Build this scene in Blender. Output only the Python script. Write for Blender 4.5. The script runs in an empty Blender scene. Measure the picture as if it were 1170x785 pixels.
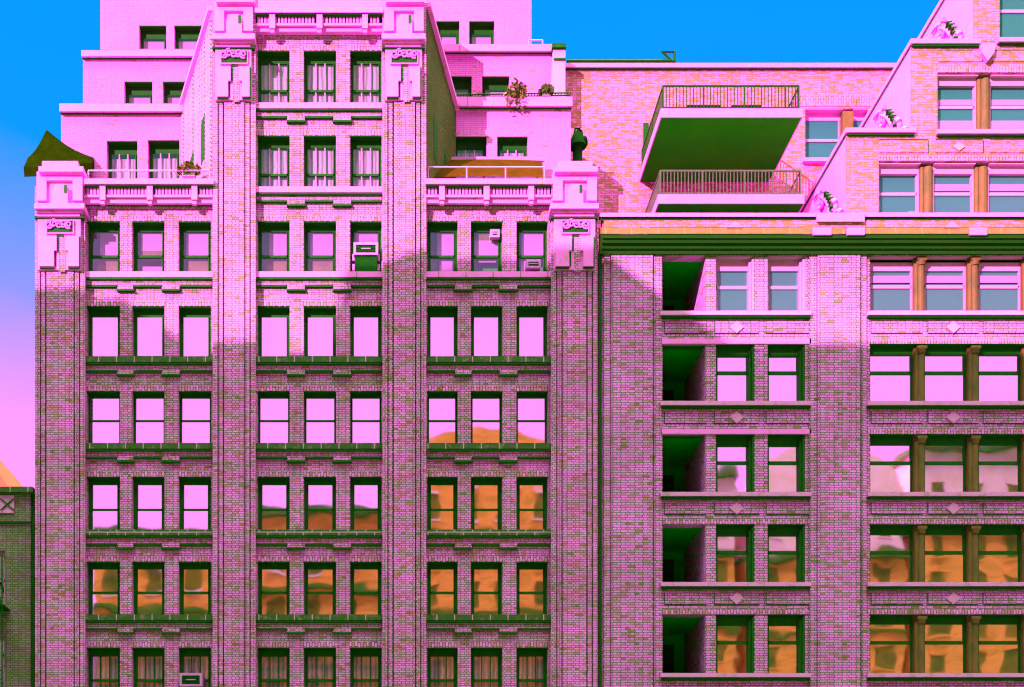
import bpy, math, random
from mathutils import Vector
R = math.radians
random.seed(7)
SC = bpy.context.scene
COL = SC.collection

# ------------------------------------------------------------------ camera, sky, sun, exposure
K = 27.2          # picture units per metre on the street front
DC = 50.0         # camera stands this far from the street front
VX, VY = 450.0, 1050.0   # perspective centre in picture units
EYE = 1.7
cd = bpy.data.cameras.new('camera'); cam = bpy.data.objects.new('camera', cd); COL.objects.link(cam)
cam.location = (0, -DC, EYE); cam.rotation_euler = (R(90), 0, 0)
cd.sensor_width = 36; cd.lens = 36 * DC * K / 1170
cd.shift_x = (585 - VX) / 1170; cd.shift_y = (VY - 392.5) / 1170
cd.clip_start = 0.5; cd.clip_end = 3000
SC.camera = cam
SUN_AZ, SUN_EL = 42.0, 25.0     # degrees to the left of the view axis, behind the camera; height
w = bpy.data.worlds.new('World'); SC.world = w; w.use_nodes = True
nt = w.node_tree; nt.nodes.clear()
wo = nt.nodes.new('ShaderNodeOutputWorld'); bg = nt.nodes.new('ShaderNodeBackground'); bg.inputs[1].default_value = 0.1
sky = nt.nodes.new('ShaderNodeTexSky'); sky.sky_type = 'NISHITA'; sky.sun_disc = False
sky.sun_elevation = R(SUN_EL); sky.sun_rotation = R(180 + SUN_AZ)
tc = nt.nodes.new('ShaderNodeTexCoord'); sp = nt.nodes.new('ShaderNodeSeparateXYZ')
nt.links.new(tc.outputs['Generated'], sp.inputs[0])
m1 = nt.nodes.new('ShaderNodeMath'); m1.operation = 'MULTIPLY_ADD'; m1.inputs[1].default_value = 0.05
nt.links.new(sp.outputs['Y'], m1.inputs[0]); nt.links.new(sp.outputs['Z'], m1.inputs[2])
nz = nt.nodes.new('ShaderNodeTexNoise'); nz.inputs['Scale'].default_value = 3.5; nz.inputs['Detail'].default_value = 4
nt.links.new(tc.outputs['Generated'], nz.inputs['Vector'])
m2 = nt.nodes.new('ShaderNodeMath'); m2.operation = 'MULTIPLY_ADD'; m2.inputs[1].default_value = 0.16
m3 = nt.nodes.new('ShaderNodeMath'); m3.operation = 'SUBTRACT'; m3.inputs[1].default_value = 0.075
nt.links.new(nz.outputs[0], m2.inputs[0]); nt.links.new(m1.outputs[0], m2.inputs[2]); nt.links.new(m2.outputs[0], m3.inputs[0])
rp = nt.nodes.new('ShaderNodeValToRGB')
SKY = [(0.0, (.44, .12, .39)), (.39, (.41, .12, .38)), (.445, (.245, .11, .34)), (.49, (.10, .11, .34)),
       (.575, (.001, .110, .335)), (.70, (.0, .112, .33)), (.82, (.52, 1.0, .47))]
while len(rp.color_ramp.elements) < len(SKY): rp.color_ramp.elements.new(.5)
for e, (p, c) in zip(rp.color_ramp.elements, SKY): e.position = p; e.color = (*c, 1)
nt.links.new(m3.outputs[0], rp.inputs[0])
# the dome gets brighter high up, where the light of the shade comes from
br = nt.nodes.new('ShaderNodeMapRange'); br.inputs[1].default_value = .70; br.inputs[2].default_value = .86
br.inputs[3].default_value = 10.0; br.inputs[4].default_value = 54.0
nt.links.new(sp.outputs['Z'], br.inputs[0])
v1 = nt.nodes.new('ShaderNodeVectorMath'); v1.operation = 'SCALE'
bb = nt.nodes.new('ShaderNodeMapRange')     # hazier and brighter on the sun's side, behind the camera
bb.inputs[1].default_value = .1; bb.inputs[2].default_value = -.7; bb.inputs[3].default_value = 1.0; bb.inputs[4].default_value = 1.25
nt.links.new(sp.outputs['Y'], bb.inputs[0])
bm = nt.nodes.new('ShaderNodeMath'); bm.operation = 'MULTIPLY'; nt.links.new(br.outputs[0], bm.inputs[0]); nt.links.new(bb.outputs[0], bm.inputs[1])
cmx = nt.nodes.new('ShaderNodeVectorMath'); cmx.operation = 'MULTIPLY'; pw = nt.nodes.new('ShaderNodeMath'); pw.operation = 'POWER'; pw.inputs[1].default_value = -.62
cv = nt.nodes.new('ShaderNodeCombineXYZ'); cv.inputs[0].default_value = 1; cv.inputs[2].default_value = 1
nt.links.new(bb.outputs[0], pw.inputs[0]); nt.links.new(pw.outputs[0], cv.inputs[1])
nt.links.new(rp.outputs[0], cmx.inputs[0]); nt.links.new(cv.outputs[0], cmx.inputs[1])
# higher up on that side the air is a dim grey-green
def smooth(src, a, b):
    r = nt.nodes.new('ShaderNodeMapRange'); r.interpolation_type = 'SMOOTHSTEP'; r.inputs[1].default_value = a; r.inputs[2].default_value = b
    nt.links.new(src, r.inputs[0]); return r.outputs[0]
gf = nt.nodes.new('ShaderNodeMath'); gf.operation = 'MULTIPLY'
nt.links.new(smooth(sp.outputs['Y'], .15, -.25), gf.inputs[0]); nt.links.new(smooth(sp.outputs['Z'], .46, .56), gf.inputs[1])
gm = nt.nodes.new('ShaderNodeMix'); gm.data_type = 'RGBA'; gm.inputs[7].default_value = (.045, .125, .075, 1)
zz = nt.nodes.new('ShaderNodeMath'); zz.operation = 'MULTIPLY'; nt.links.new(gf.outputs[0], zz.inputs[0]); nt.links.new(smooth(sp.outputs['Z'], .84, .72), zz.inputs[1])
nt.links.new(zz.outputs[0], gm.inputs[0]); nt.links.new(cmx.outputs[0], gm.inputs[6])
nt.links.new(gm.outputs[2], v1.inputs[0]); nt.links.new(bm.outputs[0], v1.inputs['Scale'])
v2 = nt.nodes.new('ShaderNodeVectorMath'); v2.operation = 'SCALE'; v2.inputs['Scale'].default_value = 0.004
nt.links.new(sky.outputs[0], v2.inputs[0])
v3 = nt.nodes.new('ShaderNodeVectorMath'); v3.operation = 'ADD'
nt.links.new(v1.outputs[0], v3.inputs[0]); nt.links.new(v2.outputs[0], v3.inputs[1])
nt.links.new(v3.outputs[0], bg.inputs[0]); nt.links.new(bg.outputs[0], wo.inputs[0])
sd = bpy.data.lights.new('sun', 'SUN'); sun = bpy.data.objects.new('sun', sd); COL.objects.link(sun)
sd.energy = 5.0; sd.angle = R(0.25); sd.color = (1.0, .60, .90)
to_sun = Vector((-math.sin(R(SUN_AZ)) * math.cos(R(SUN_EL)), -math.cos(R(SUN_AZ)) * math.cos(R(SUN_EL)), math.sin(R(SUN_EL))))
sun.rotation_euler = to_sun.to_track_quat('Z', 'Y').to_euler()
sun.location = (-60, -60, 90)
vs = SC.view_settings; vs.view_transform = 'Standard'; vs.look = 'None'; vs.gamma = 1; vs.exposure = 1.6; vs.use_curve_mapping = False
SC.cycles.filter_width = 1.2; SC.cycles.max_bounces = 7; SC.cycles.diffuse_bounces = 3; SC.cycles.glossy_bounces = 3; SC.cycles.transparent_max_bounces = 6
SC.cycles.caustics_reflective = False; SC.cycles.caustics_refractive = False

# ------------------------------------------------------------------ materials
def newmat(name):
    m = bpy.data.materials.new(name); m.use_nodes = True
    nt = m.node_tree; nt.nodes.clear()
    out = nt.nodes.new('ShaderNodeOutputMaterial')
    return m, nt, out
def N(nt, t, **kw):
    n = nt.nodes.new(t)
    for k, v in kw.items():
        if hasattr(n, k) and k not in n.inputs: setattr(n, k, v)
        else: n.inputs[k].default_value = v
    return n
def wall_uv(nt):
    """a flat wall pattern: along the wall (x+y) and up (z)"""
    tc = N(nt, 'ShaderNodeTexCoord'); s = N(nt, 'ShaderNodeSeparateXYZ'); nt.links.new(tc.outputs['Object'], s.inputs[0])
    a = N(nt, 'ShaderNodeMath', operation='ADD'); nt.links.new(s.outputs[0], a.inputs[0]); nt.links.new(s.outputs[1], a.inputs[1])
    c = N(nt, 'ShaderNodeCombineXYZ'); nt.links.new(a.outputs[0], c.inputs[0]); nt.links.new(s.outputs[2], c.inputs[1])
    return tc, c
def mix(nt, a, b, fac, mode='MIX'):
    m = nt.nodes.new('ShaderNodeMix'); m.data_type = 'RGBA'; m.blend_type = mode; m.clamp_factor = True
    for sock, v in ((m.inputs[6], a), (m.inputs[7], b), (m.inputs[0], fac)):
        if hasattr(v, 'links'): nt.links.new(v, sock)
        elif isinstance(v, (int, float)): sock.default_value = v
        else: sock.default_value = (*v, 1)
    return m.outputs[2]
def ramp(nt, src, p0, p1, v0=0., v1=1.):
    r = nt.nodes.new('ShaderNodeMapRange'); r.interpolation_type = 'SMOOTHSTEP'
    for i, v in enumerate((p0, p1, v0, v1)): r.inputs[i + 1].default_value = v
    nt.links.new(src, r.inputs[0]); return r.outputs[0]
def noise(nt, vec, scale, detail=4., rough=.55):
    n = N(nt, 'ShaderNodeTexNoise'); n.inputs['Scale'].default_value = scale; n.inputs['Detail'].default_value = detail
    n.inputs['Roughness'].default_value = rough; nt.links.new(vec, n.inputs['Vector']); return n.outputs[0]

def brick_mat(name, c1, c2, mortar, speck, bw=.27, rh=.095, ms=.02, speck_lo=.52, speck_hi=.70, bias=-.35, stain=.5, soldier=False, scale=2.2, sq=.6, burnt=.97):
    m, nt, out = newmat(name)
    tc, uv = wall_uv(nt)
    vec = uv.outputs[0]
    if soldier:
        mp = N(nt, 'ShaderNodeMapping'); mp.inputs['Rotation'].default_value = (0, 0, R(90)); nt.links.new(vec, mp.inputs[0]); vec = mp.outputs[0]
    b = N(nt, 'ShaderNodeTexBrick'); nt.links.new(vec, b.inputs['Vector'])
    wn = N(nt, 'ShaderNodeTexNoise'); wn.inputs['Scale'].default_value = 1.7; wn.inputs['Detail'].default_value = 3; nt.links.new(uv.outputs[0], wn.inputs['Vector'])
    ws = N(nt, 'ShaderNodeVectorMath', operation='MULTIPLY_ADD'); ws.inputs[1].default_value = (.05, .05, 0); nt.links.new(wn.outputs['Color'], ws.inputs[0]); nt.links.new(vec, ws.inputs[2]); nt.links.new(ws.outputs[0], b.inputs['Vector'])
    b.offset = .5; b.inputs['Scale'].default_value = 1.
    b.inputs['Color1'].default_value = (0, 0, 0, 1); b.inputs['Color2'].default_value = (1, 1, 1, 1); b.inputs['Mortar'].default_value = (0, 0, 0, 1); b.squash = sq; b.squash_frequency = 2
    b.inputs['Mortar Size'].default_value = ms; b.inputs['Mortar Smooth'].default_value = .2; b.inputs['Bias'].default_value = 0.
    b.inputs['Brick Width'].default_value = bw; b.inputs['Row Height'].default_value = rh
    # stretched blotches: courses laid in darker, rustier brick
    mp2 = N(nt, 'ShaderNodeMapping'); mp2.inputs['Scale'].default_value = (.5, 1.6, 1); nt.links.new(uv.outputs[0], mp2.inputs[0])
    n1 = noise(nt, mp2.outputs[0], scale, 6., .7)
    n2 = noise(nt, uv.outputs[0], .35, 4., .6)
    f1 = ramp(nt, n1, speck_lo, speck_hi)
    # each brick its own shade: mostly the first colour, some of the second, a few burnt ones
    cr = N(nt, 'ShaderNodeValToRGB'); els = cr.color_ramp.elements
    while len(els) < 5: els.new(.5)
    k = .62 + bias * .35
    for e_, (p_, c_) in zip(els, ((0., c1), (k, tuple(v * .92 for v in c1)), (k + .22, c2), (burnt - .02, c2), (burnt + .02, (.30, .115, .07)))): e_.position = p_; e_.color = (*c_, 1)
    nt.links.new(b.outputs['Color'], cr.inputs[0])
    col = mix(nt, cr.outputs[0], speck, f1)
    col = mix(nt, col, mortar, b.outputs['Fac'])
    dark = ramp(nt, n2, .35, .65, 1 - stain * .5, 1.0)
    col = mix(nt, col, (.62, .70, .55), ramp(nt, n2, .62, .40, 0., stain * .8), 'MULTIPLY')
    # soot running down in streaks
    mp3 = N(nt, 'ShaderNodeMapping'); mp3.inputs['Scale'].default_value = (2.2, .12, 1); nt.links.new(uv.outputs[0], mp3.inputs[0])
    n3 = noise(nt, mp3.outputs[0], 1.6, 5., .6)
    col = mix(nt, col, (.55, .62, .45), ramp(nt, n3, .58, .78, 0., stain), 'MULTIPLY')
    bs = N(nt, 'ShaderNodeBsdfPrincipled'); nt.links.new(col, bs.inputs['Base Color']); bs.inputs['Roughness'].default_value = .9
    bs.inputs['Specular IOR Level'].default_value = .15
    bp = N(nt, 'ShaderNodeBump'); bp.inputs['Strength'].default_value = .5; bp.inputs['Distance'].default_value = .02; bp.invert = True
    nt.links.new(b.outputs['Fac'], bp.inputs['Height']); nt.links.new(bp.outputs[0], bs.inputs['Normal'])
    nt.links.new(bs.outputs[0], out.inputs[0]); return m
def plain_mat(name, c1, c2=None, scale=3., rough=.8, lo=.4, hi=.65, stretch=(1, 1, 1), bump=.0, metal=0., joints=None, spec=.3):
    m, nt, out = newmat(name)
    tc = N(nt, 'ShaderNodeTexCoord'); mp = N(nt, 'ShaderNodeMapping'); mp.inputs['Scale'].default_value = stretch
    nt.links.new(tc.outputs['Object'], mp.inputs[0])
    n = noise(nt, mp.outputs[0], scale, 6., .65)
    col = mix(nt, c1, c2 or c1, ramp(nt, n, lo, hi))
    if joints:
        tc2, uv = wall_uv(nt); b = N(nt, 'ShaderNodeTexBrick'); nt.links.new(uv.outputs[0], b.inputs['Vector'])
        b.inputs['Scale'].default_value = 1.; b.inputs['Brick Width'].default_value = joints[0]; b.inputs['Row Height'].default_value = joints[1]
        b.inputs['Mortar Size'].default_value = joints[2]; b.inputs['Mortar Smooth'].default_value = 0.1
        col = mix(nt, col, joints[3], b.outputs['Fac'])
    bs = N(nt, 'ShaderNodeBsdfPrincipled'); nt.links.new(col, bs.inputs['Base Color'])
    bs.inputs['Roughness'].default_value = rough; bs.inputs['Metallic'].default_value = metal; bs.inputs['Specular IOR Level'].default_value = spec
    if bump:
        bp = N(nt, 'ShaderNodeBump'); bp.inputs['Strength'].default_value = bump; bp.inputs['Distance'].default_value = .03
        nt.links.new(n, bp.inputs['Height']); nt.links.new(bp.outputs[0], bs.inputs['Normal'])
    nt.links.new(bs.outputs[0], out.inputs[0]); return m
def glass_mat(name, refl, base=None, wavy=.5, tint=(.95, .95, .95)):
    """old wavy window glass: mirror share over a dark room, or over what hangs behind it"""
    m, nt, out = newmat(name)
    tc = N(nt, 'ShaderNodeTexCoord'); oi = N(nt, 'ShaderNodeObjectInfo')
    ad = N(nt, 'ShaderNodeVectorMath', operation='ADD'); sc = N(nt, 'ShaderNodeVectorMath', operation='SCALE'); sc.inputs['Scale'].default_value = 37.
    cb = N(nt, 'ShaderNodeCombineXYZ')
    for i in range(3): nt.links.new(oi.outputs['Random'], cb.inputs[i])
    nt.links.new(cb.outputs[0], sc.inputs[0]); nt.links.new(tc.outputs['Object'], ad.inputs[0]); nt.links.new(sc.outputs[0], ad.inputs[1])
    n = noise(nt, ad.outputs[0], .7, 1., .4)
    bp = N(nt, 'ShaderNodeBump'); bp.inputs['Strength'].default_value = wavy; bp.inputs['Distance'].default_value = .010
    nt.links.new(n, bp.inputs['Height'])
    g = N(nt, 'ShaderNodeBsdfGlossy'); g.inputs['Roughness'].default_value = .03; g.inputs['Color'].default_value = (*tint, 1)
    nt.links.new(bp.outputs[0], g.inputs['Normal'])
    if base: a = N(nt, 'ShaderNodeBsdfDiffuse'); a.inputs['Color'].default_value = (*base, 1)
    else: a = N(nt, 'ShaderNodeBsdfTransparent'); a.inputs['Color'].default_value = (.92, .95, .92, 1)
    mx = N(nt, 'ShaderNodeMixShader'); mx.inputs[0].default_value = refl
    nt.links.new(a.outputs[0], mx.inputs[1]); nt.links.new(g.outputs[0], mx.inputs[2]); nt.links.new(mx.outputs[0], out.inputs[0]); return m
def cloth_mat(name, c1, c2, folds=9.):
    m, nt, out = newmat(name)
    tc = N(nt, 'ShaderNodeTexCoord'); oi = N(nt, 'ShaderNodeObjectInfo')
    wv = N(nt, 'ShaderNodeTexWave'); wv.wave_type = 'BANDS'; wv.bands_direction = 'X'
    wv.inputs['Scale'].default_value = folds / 6.; wv.inputs['Distortion'].default_value = 2.5; wv.inputs['Detail'].default_value = 2
    nt.links.new(tc.outputs['Object'], wv.inputs['Vector']); nt.links.new(oi.outputs['Random'], wv.inputs['Phase Offset'])
    col = mix(nt, c1, c2, wv.outputs['Fac'])  # fold shading is put into the colour as light and dark bands
    bs = N(nt, 'ShaderNodeBsdfPrincipled'); nt.links.new(col, bs.inputs['Base Color']); bs.inputs['Roughness'].default_value = .9
    nt.links.new(bs.outputs[0], out.inputs[0]); return m

PINK = (.86, .26, .80)
M = {}
MORT = (.018, .085, .004)
M['brick'] = brick_mat('pink_brick', (.96, .15, .86), (.62, .13, .30), MORT, (.58, .12, .08), ms=.0145, bias=-.1, stain=.65, speck_lo=.55, speck_hi=.70, scale=3.0)
M['brick_b'] = brick_mat('lilac_brick', (.96, .15, .90), (.62, .13, .36), MORT, (.54, .12, .12), bw=.31, rh=.105, ms=.016, bias=-.1, stain=.65, speck_lo=.56, speck_hi=.72, scale=3.0)
M['soldier'] = brick_mat('upright_brick', (.96, .15, .86), (.60, .13, .30), MORT, (.62, .12, .12), bw=.30, rh=.12, ms=.016, soldier=True, sq=1.)
M['brick_old'] = brick_mat('rusty_common_brick', (.92, .14, .78), (.55, .12, .20), (.34, .10, .05), (.42, .105, .05), bw=.32, rh=.11, ms=.014,
                           speck_lo=.48, speck_hi=.58, bias=-.35, stain=.25, scale=5.2, burnt=.95)
M['brick_pale'] = brick_mat('painted_pale_brick', (.92, .12, .78), (.88, .12, .70), (.50, .10, .26), (.40, .10, .08), ms=.010, speck_lo=.56, speck_hi=.66, bias=.3, stain=.3, scale=2.6, burnt=.985)
M['brick_grey'] = brick_mat('grey_brown_brick', (.36, .12, .29), (.22, .10, .12), (.05, .08, .01), (.20, .11, .05), stain=.8)
M['brick_shade'] = brick_mat('shaded_wing_brick', (.13, .07, .02), (.09, .06, .01), (.03, .05, .005), (.20, .08, .03), stain=.8)  # wing brick with its shade put into the colour
M['stone'] = plain_mat('pale_limestone', (.90, .12, .76), (.54, .14, .18), 2.6, .8, .52, .72, bump=.25)
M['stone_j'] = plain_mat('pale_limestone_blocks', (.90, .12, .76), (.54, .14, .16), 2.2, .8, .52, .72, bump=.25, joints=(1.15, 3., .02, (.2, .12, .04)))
M['dark_stone'] = plain_mat('shade_dark_stone', (.03, .055, .008), (.22, .10, .12), 3.5, .85, .50, .72, joints=(.75, 3., .02, (.5, .18, .4)))  # sills of the shaded floors: the shade is put into the stone colour
M['sill_b'] = plain_mat('lilac_sill_stone', (.68, .16, .54), (.42, .14, .28), 3., .8, .5, .7)
M['stucco'] = plain_mat('smooth_stucco', (.92, .12, .78), (.80, .155, .54), 1.2, .85, .5, .75, bump=.1)
M['terra'] = plain_mat('orange_terracotta', (.16, .052, .013), (.09, .042, .008), 2.5, .7, .4, .65, stretch=(1, 1, .5))
M['terra_band'] = plain_mat('terracotta_fascia', (.27, .085, .035), (.19, .065, .018), 2.0, .7, .4, .7, joints=(1.1, 3., .02, (.3, .14, .05)))
M['green'] = plain_mat('dark_green_paint_and_shade', (.005, .056, .001), (.008, .07, .001), 5., .6, spec=.1)  # painted joinery, and strips whose dark colour stands in for shade
M['soffit'] = plain_mat('shade_green_soffit', (.008, .044, .001), (.03, .044, .002), 1.6, .8, .5, .8, stretch=(.3, 1, 3), spec=.1)  # shade under the cornice is put into this dark green
M['recess'] = plain_mat('recess_shade_green', (.002, .24, .002), (.004, .28, .003), 1.2, .9, spec=.0)  # deep shade of the recess is put into this green
M['slab'] = plain_mat('slab_underside_shade', (.010, .23, .001), (.018, .25, .001), .6, .9, spec=.05)  # green of the shade below the balcony, put into the colour
M['pinkpaint'] = plain_mat('pink_white_paint', (.86, .12, .72), (.80, .12, .64), 4., .6)
M['lilac_tone'] = plain_mat('lilac_paint_and_lit_frame', (.60, .15, .48), (.50, .14, .38), 4., .6)  # rails and frames; on sunlit floors the light is put into this colour
M['rail'] = plain_mat('railing_iron', (.012, .035, .004), (.02, .04, .006), 6., .7, spec=.1)
M['raill'] = plain_mat('railing_pale_iron', (.09, .05, .055), (.06, .045, .03), 6., .5)
M['mirror'] = glass_mat('window_glass_reflecting', .90, (.01, .07, .02), wavy=.35)
M['mirror2'] = glass_mat('window_glass_wavy', .85, (.01, .07, .02), wavy=.7)
M['dull'] = glass_mat('window_glass_dull', .10, (.025, .105, .105), wavy=.3)
M['clear'] = glass_mat('window_glass_clear', .18, None, wavy=.3)
M['room'] = plain_mat('dim_room', (.03, .16, .02), (.05, .18, .03), 1.)
M['blind'] = plain_mat('pale_roller_blind', (.55, .11, .50), (.46, .105, .40), 1.5, .9, stretch=(1, 1, 4))
M['tan_blind'] = plain_mat('brown_roller_blind', (.22, .085, .08), (.16, .075, .05), 2., .9)
M['curtain'] = cloth_mat('grey_violet_curtain', (.66, .20, .58), (.20, .12, .18))
M['white'] = plain_mat('appliance_enamel', (.60, .13, .54), (.52, .12, .46), 4., .5)
M['dgrille'] = plain_mat('dark_grille', (.004, .045, .003), (.008, .055, .004), 5., .8, spec=.03)
M['canvas'] = plain_mat('ochre_canvas', (.085, .022, .003), (.06, .019, .002), 1.5, .9, bump=.6, spec=0)
M['umb'] = plain_mat('green_canvas', (.009, .0125, .0003), (.013, .017, .0005), 2., .9, spec=0)
M['leaf'] = plain_mat('leaf', (.10, .07, .005), (.03, .05, .004), 6., .7)
M['flower'] = plain_mat('yellow_leaf', (.22, .08, .005), (.14, .07, .005), 6., .7)
M['duct'] = plain_mat('zinc_duct', (.40, .16, .34), (.32, .14, .24), 2., .5, stretch=(3, 3, .4))
M['roofred'] = plain_mat('orange_roof_tile', (.50, .06, .03), (.40, .05, .03), 3.)
M['asphalt'] = plain_mat('asphalt', (.05, .06, .05), (.07, .07, .06), 1.)
M['green_ground'] = plain_mat('green_bounce_ground', (.03, .20, .02), (.05, .26, .02), .6)  # ground colour picked for its green bounce light
M['kerb'] = plain_mat('concrete', (.3, .28, .3), (.25, .24, .25), 1.)
M['opp'] = plain_mat('orange_facade', (.97, .145, .06), (.56, .10, .015), .5, .9, .42, .66, stretch=(1, 1, 3.))
M['oppp'] = plain_mat('pale_attic_render', (.98, .24, .62), (.85, .20, .34), .5, .9, .4, .7)
M['oppw'] = plain_mat('brown_shade', (.22, .06, .006), (.04, .035, .002), .8, .9, .4, .7)
M['oppd'] = plain_mat('dark_facade_trim', (.03, .06, .003), (.10, .06, .004), .5, .9)

# ------------------------------------------------------------------ mesh helpers (px, py in picture units on a plane d metres behind the street front)
def S(d): return (DC + d) / DC
def X(px, d=0.): return (px - VX) / K * S(d)
def Z(py, d=0.): return EYE + (VY - py) / K * S(d)
class MB:
    def __init__(s): s.v = []; s.f = []
    def face(s, pts):
        i = len(s.v); s.v += [tuple(p) for p in pts]; s.f.append(tuple(range(i, i + len(pts))))
    def wbox(s, x0, x1, y0, y1, z0, z1):
        i = len(s.v)
        s.v += [(x0, y0, z0), (x1, y0, z0), (x1, y1, z0), (x0, y1, z0), (x0, y0, z1), (x1, y0, z1), (x1, y1, z1), (x0, y1, z1)]
        for f in ((0, 3, 2, 1), (4, 5, 6, 7), (0, 1, 5, 4), (1, 2, 6, 5), (2, 3, 7, 6), (3, 0, 4, 7)): s.f.append(tuple(i + k for k in f))
        return s
    def box(s, px0, px1, py0, py1, d0, d1):
        return s.wbox(X(px0, d0), X(px1, d0), d0, d1, Z(py1, d0), Z(py0, d0))
    def prism(s, pts, y0, y1):
        """outline of (x, z) world points, from depth y0 (front) to y1"""
        n = len(pts); i = len(s.v)
        a = sum(pts[k][0] * pts[(k + 1) % n][1] - pts[(k + 1) % n][0] * pts[k][1] for k in range(n))
        if a < 0: pts = pts[::-1]
        s.v += [(x, y0, z) for x, z in pts] + [(x, y1, z) for x, z in pts]
        s.f.append(tuple(range(i, i + n))); s.f.append(tuple(range(i + 2 * n - 1, i + n - 1, -1)))
        for k in range(n):
            k2 = (k + 1) % n; s.f.append((i + k, i + n + k, i + n + k2, i + k2))
        return s
    def pprism(s, pts, d0, d1): return s.prism([(X(a, d0), Z(b, d0)) for a, b in pts], d0, d1)
    def sweep(s, prof, x0, x1):
        """profile of (y, z) points swept along x"""
        n = len(prof); i = len(s.v)
        s.v += [(x0, y, z) for y, z in prof] + [(x1, y, z) for y, z in prof]
        s.f.append(tuple(range(i, i + n))); s.f.append(tuple(range(i + 2 * n - 1, i + n - 1, -1)))
        for k in range(n):
            k2 = (k + 1) % n; s.f.append((i + k, i + k2, i + n + k2, i + n + k)[::-1])
        return s
    def tube(s, pts, r, n=8, r2=None):
        pts = [Vector(p) for p in pts]; rings = []
        for k, p in enumerate(pts):
            t = (pts[min(k + 1, len(pts) - 1)] - pts[max(k - 1, 0)]).normalized()
            u = t.cross(Vector((0, 0, 1)) if abs(t.z) < .9 else Vector((0, 1, 0))).normalized(); q = t.cross(u)
            rr = r if r2 is None else r + (r2 - r) * k / max(1, len(pts) - 1)
            i = len(s.v); s.v += [tuple(p + (u * math.cos(2 * math.pi * j / n) + q * math.sin(2 * math.pi * j / n)) * rr) for j in range(n)]
            rings.append(i)
        for a, b in zip(rings, rings[1:]):
            for j in range(n): s.f.append((a + j, a + (j + 1) % n, b + (j + 1) % n, b + j))
        s.f.append(tuple(rings[0] + j for j in range(n - 1, -1, -1))); s.f.append(tuple(rings[-1] + j for j in range(n)))
        return s
    def sheet(s, px0, px1, py0, py1, d0, d1, holes=(), reveal=.45, back=True):
        """wall front with openings, their reveals, and the outer sides"""
        xs = sorted({px0, px1, *[h[0] for h in holes], *[h[1] for h in holes]}); ys = sorted({py0, py1, *[h[2] for h in holes], *[h[3] for h in holes]})
        xs = [a for a in xs if px0 <= a <= px1]; ys = [a for a in ys if py0 <= a <= py1]
        inside = lambda cx, cy: any(h[0] < cx < h[1] and h[2] < cy < h[3] for h in holes)
        for a, b in zip(xs, xs[1:]):
            for c, e in zip(ys, ys[1:]):
                if not inside((a + b) / 2, (c + e) / 2):
                    s.face([(X(a, d0), d0, Z(e, d0)), (X(b, d0), d0, Z(e, d0)), (X(b, d0), d0, Z(c, d0)), (X(a, d0), d0, Z(c, d0))])
        for h in holes:
            x0, x1, z0, z1 = X(h[0], d0), X(h[1], d0), Z(h[3], d0), Z(h[2], d0); r = d0 + reveal
            s.face([(x0, d0, z0), (x0, d0, z1), (x0, r, z1), (x0, r, z0)]); s.face([(x1, d0, z0), (x1, r, z0), (x1, r, z1), (x1, d0, z1)])
            s.face([(x0, d0, z1), (x1, d0, z1), (x1, r, z1), (x0, r, z1)]); s.face([(x0, d0, z0), (x0, r, z0), (x1, r, z0), (x1, d0, z0)])
        x0, x1, z0, z1 = X(px0, d0), X(px1, d0), Z(py1, d0), Z(py0, d0)
        s.face([(x0, d0, z0), (x0, d0, z1), (x0, d1, z1), (x0, d1, z0)]); s.face([(x1, d0, z0), (x1, d1, z0), (x1, d1, z1), (x1, d0, z1)])
        s.face([(x0, d0, z1), (x1, d0, z1), (x1, d1, z1), (x0, d1, z1)])
        if back: s.face([(x0, d1, z0), (x0, d1, z1), (x1, d1, z1), (x1, d1, z0)])
        return s
    def build(s, name, mat, parent=None, smooth=False):
        me = bpy.data.meshes.new(name); o = bpy.data.objects.new(name, me); COL.objects.link(o)
        off = Vector((0, 0, 0)); p = parent
        while p: off += p.location; p = p.parent
        me.from_pydata([tuple(Vector(v) - off) for v in s.v], [], s.f); me.update()
        me.materials.append(mat)
        if smooth:
            for q in me.polygons: q.use_smooth = True
        if parent: o.parent = parent
        return o
def tag(o, label=None, cat=None, group=None, kind=None):
    for k, v in (('label', label), ('category', cat), ('group', group), ('kind', kind)):
        if v: o[k] = v
    return o
def thing(name, label, cat, loc, group=None):
    o = bpy.data.objects.new(name, None); COL.objects.link(o); o.location = loc; o.empty_display_size = .5
    return tag(o, label, cat, group)

# ------------------------------------------------------------------ ground
g = MB(); g.wbox(-900, 900, -900, 900, -.5, -.02); tag(g.build('bounce_ground', M['green_ground']), kind='structure')  # unseen ground, made green to send green light up to undersides
g = MB(); g.wbox(-300, 300, -16, -4, -.016, -.004); tag(g.build('road', M['asphalt']), kind='structure')
g = MB(); g.wbox(-300, 300, -4, 0.9, -.016, .12); tag(g.build('pavement', M['kerb']), kind='structure')

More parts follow.
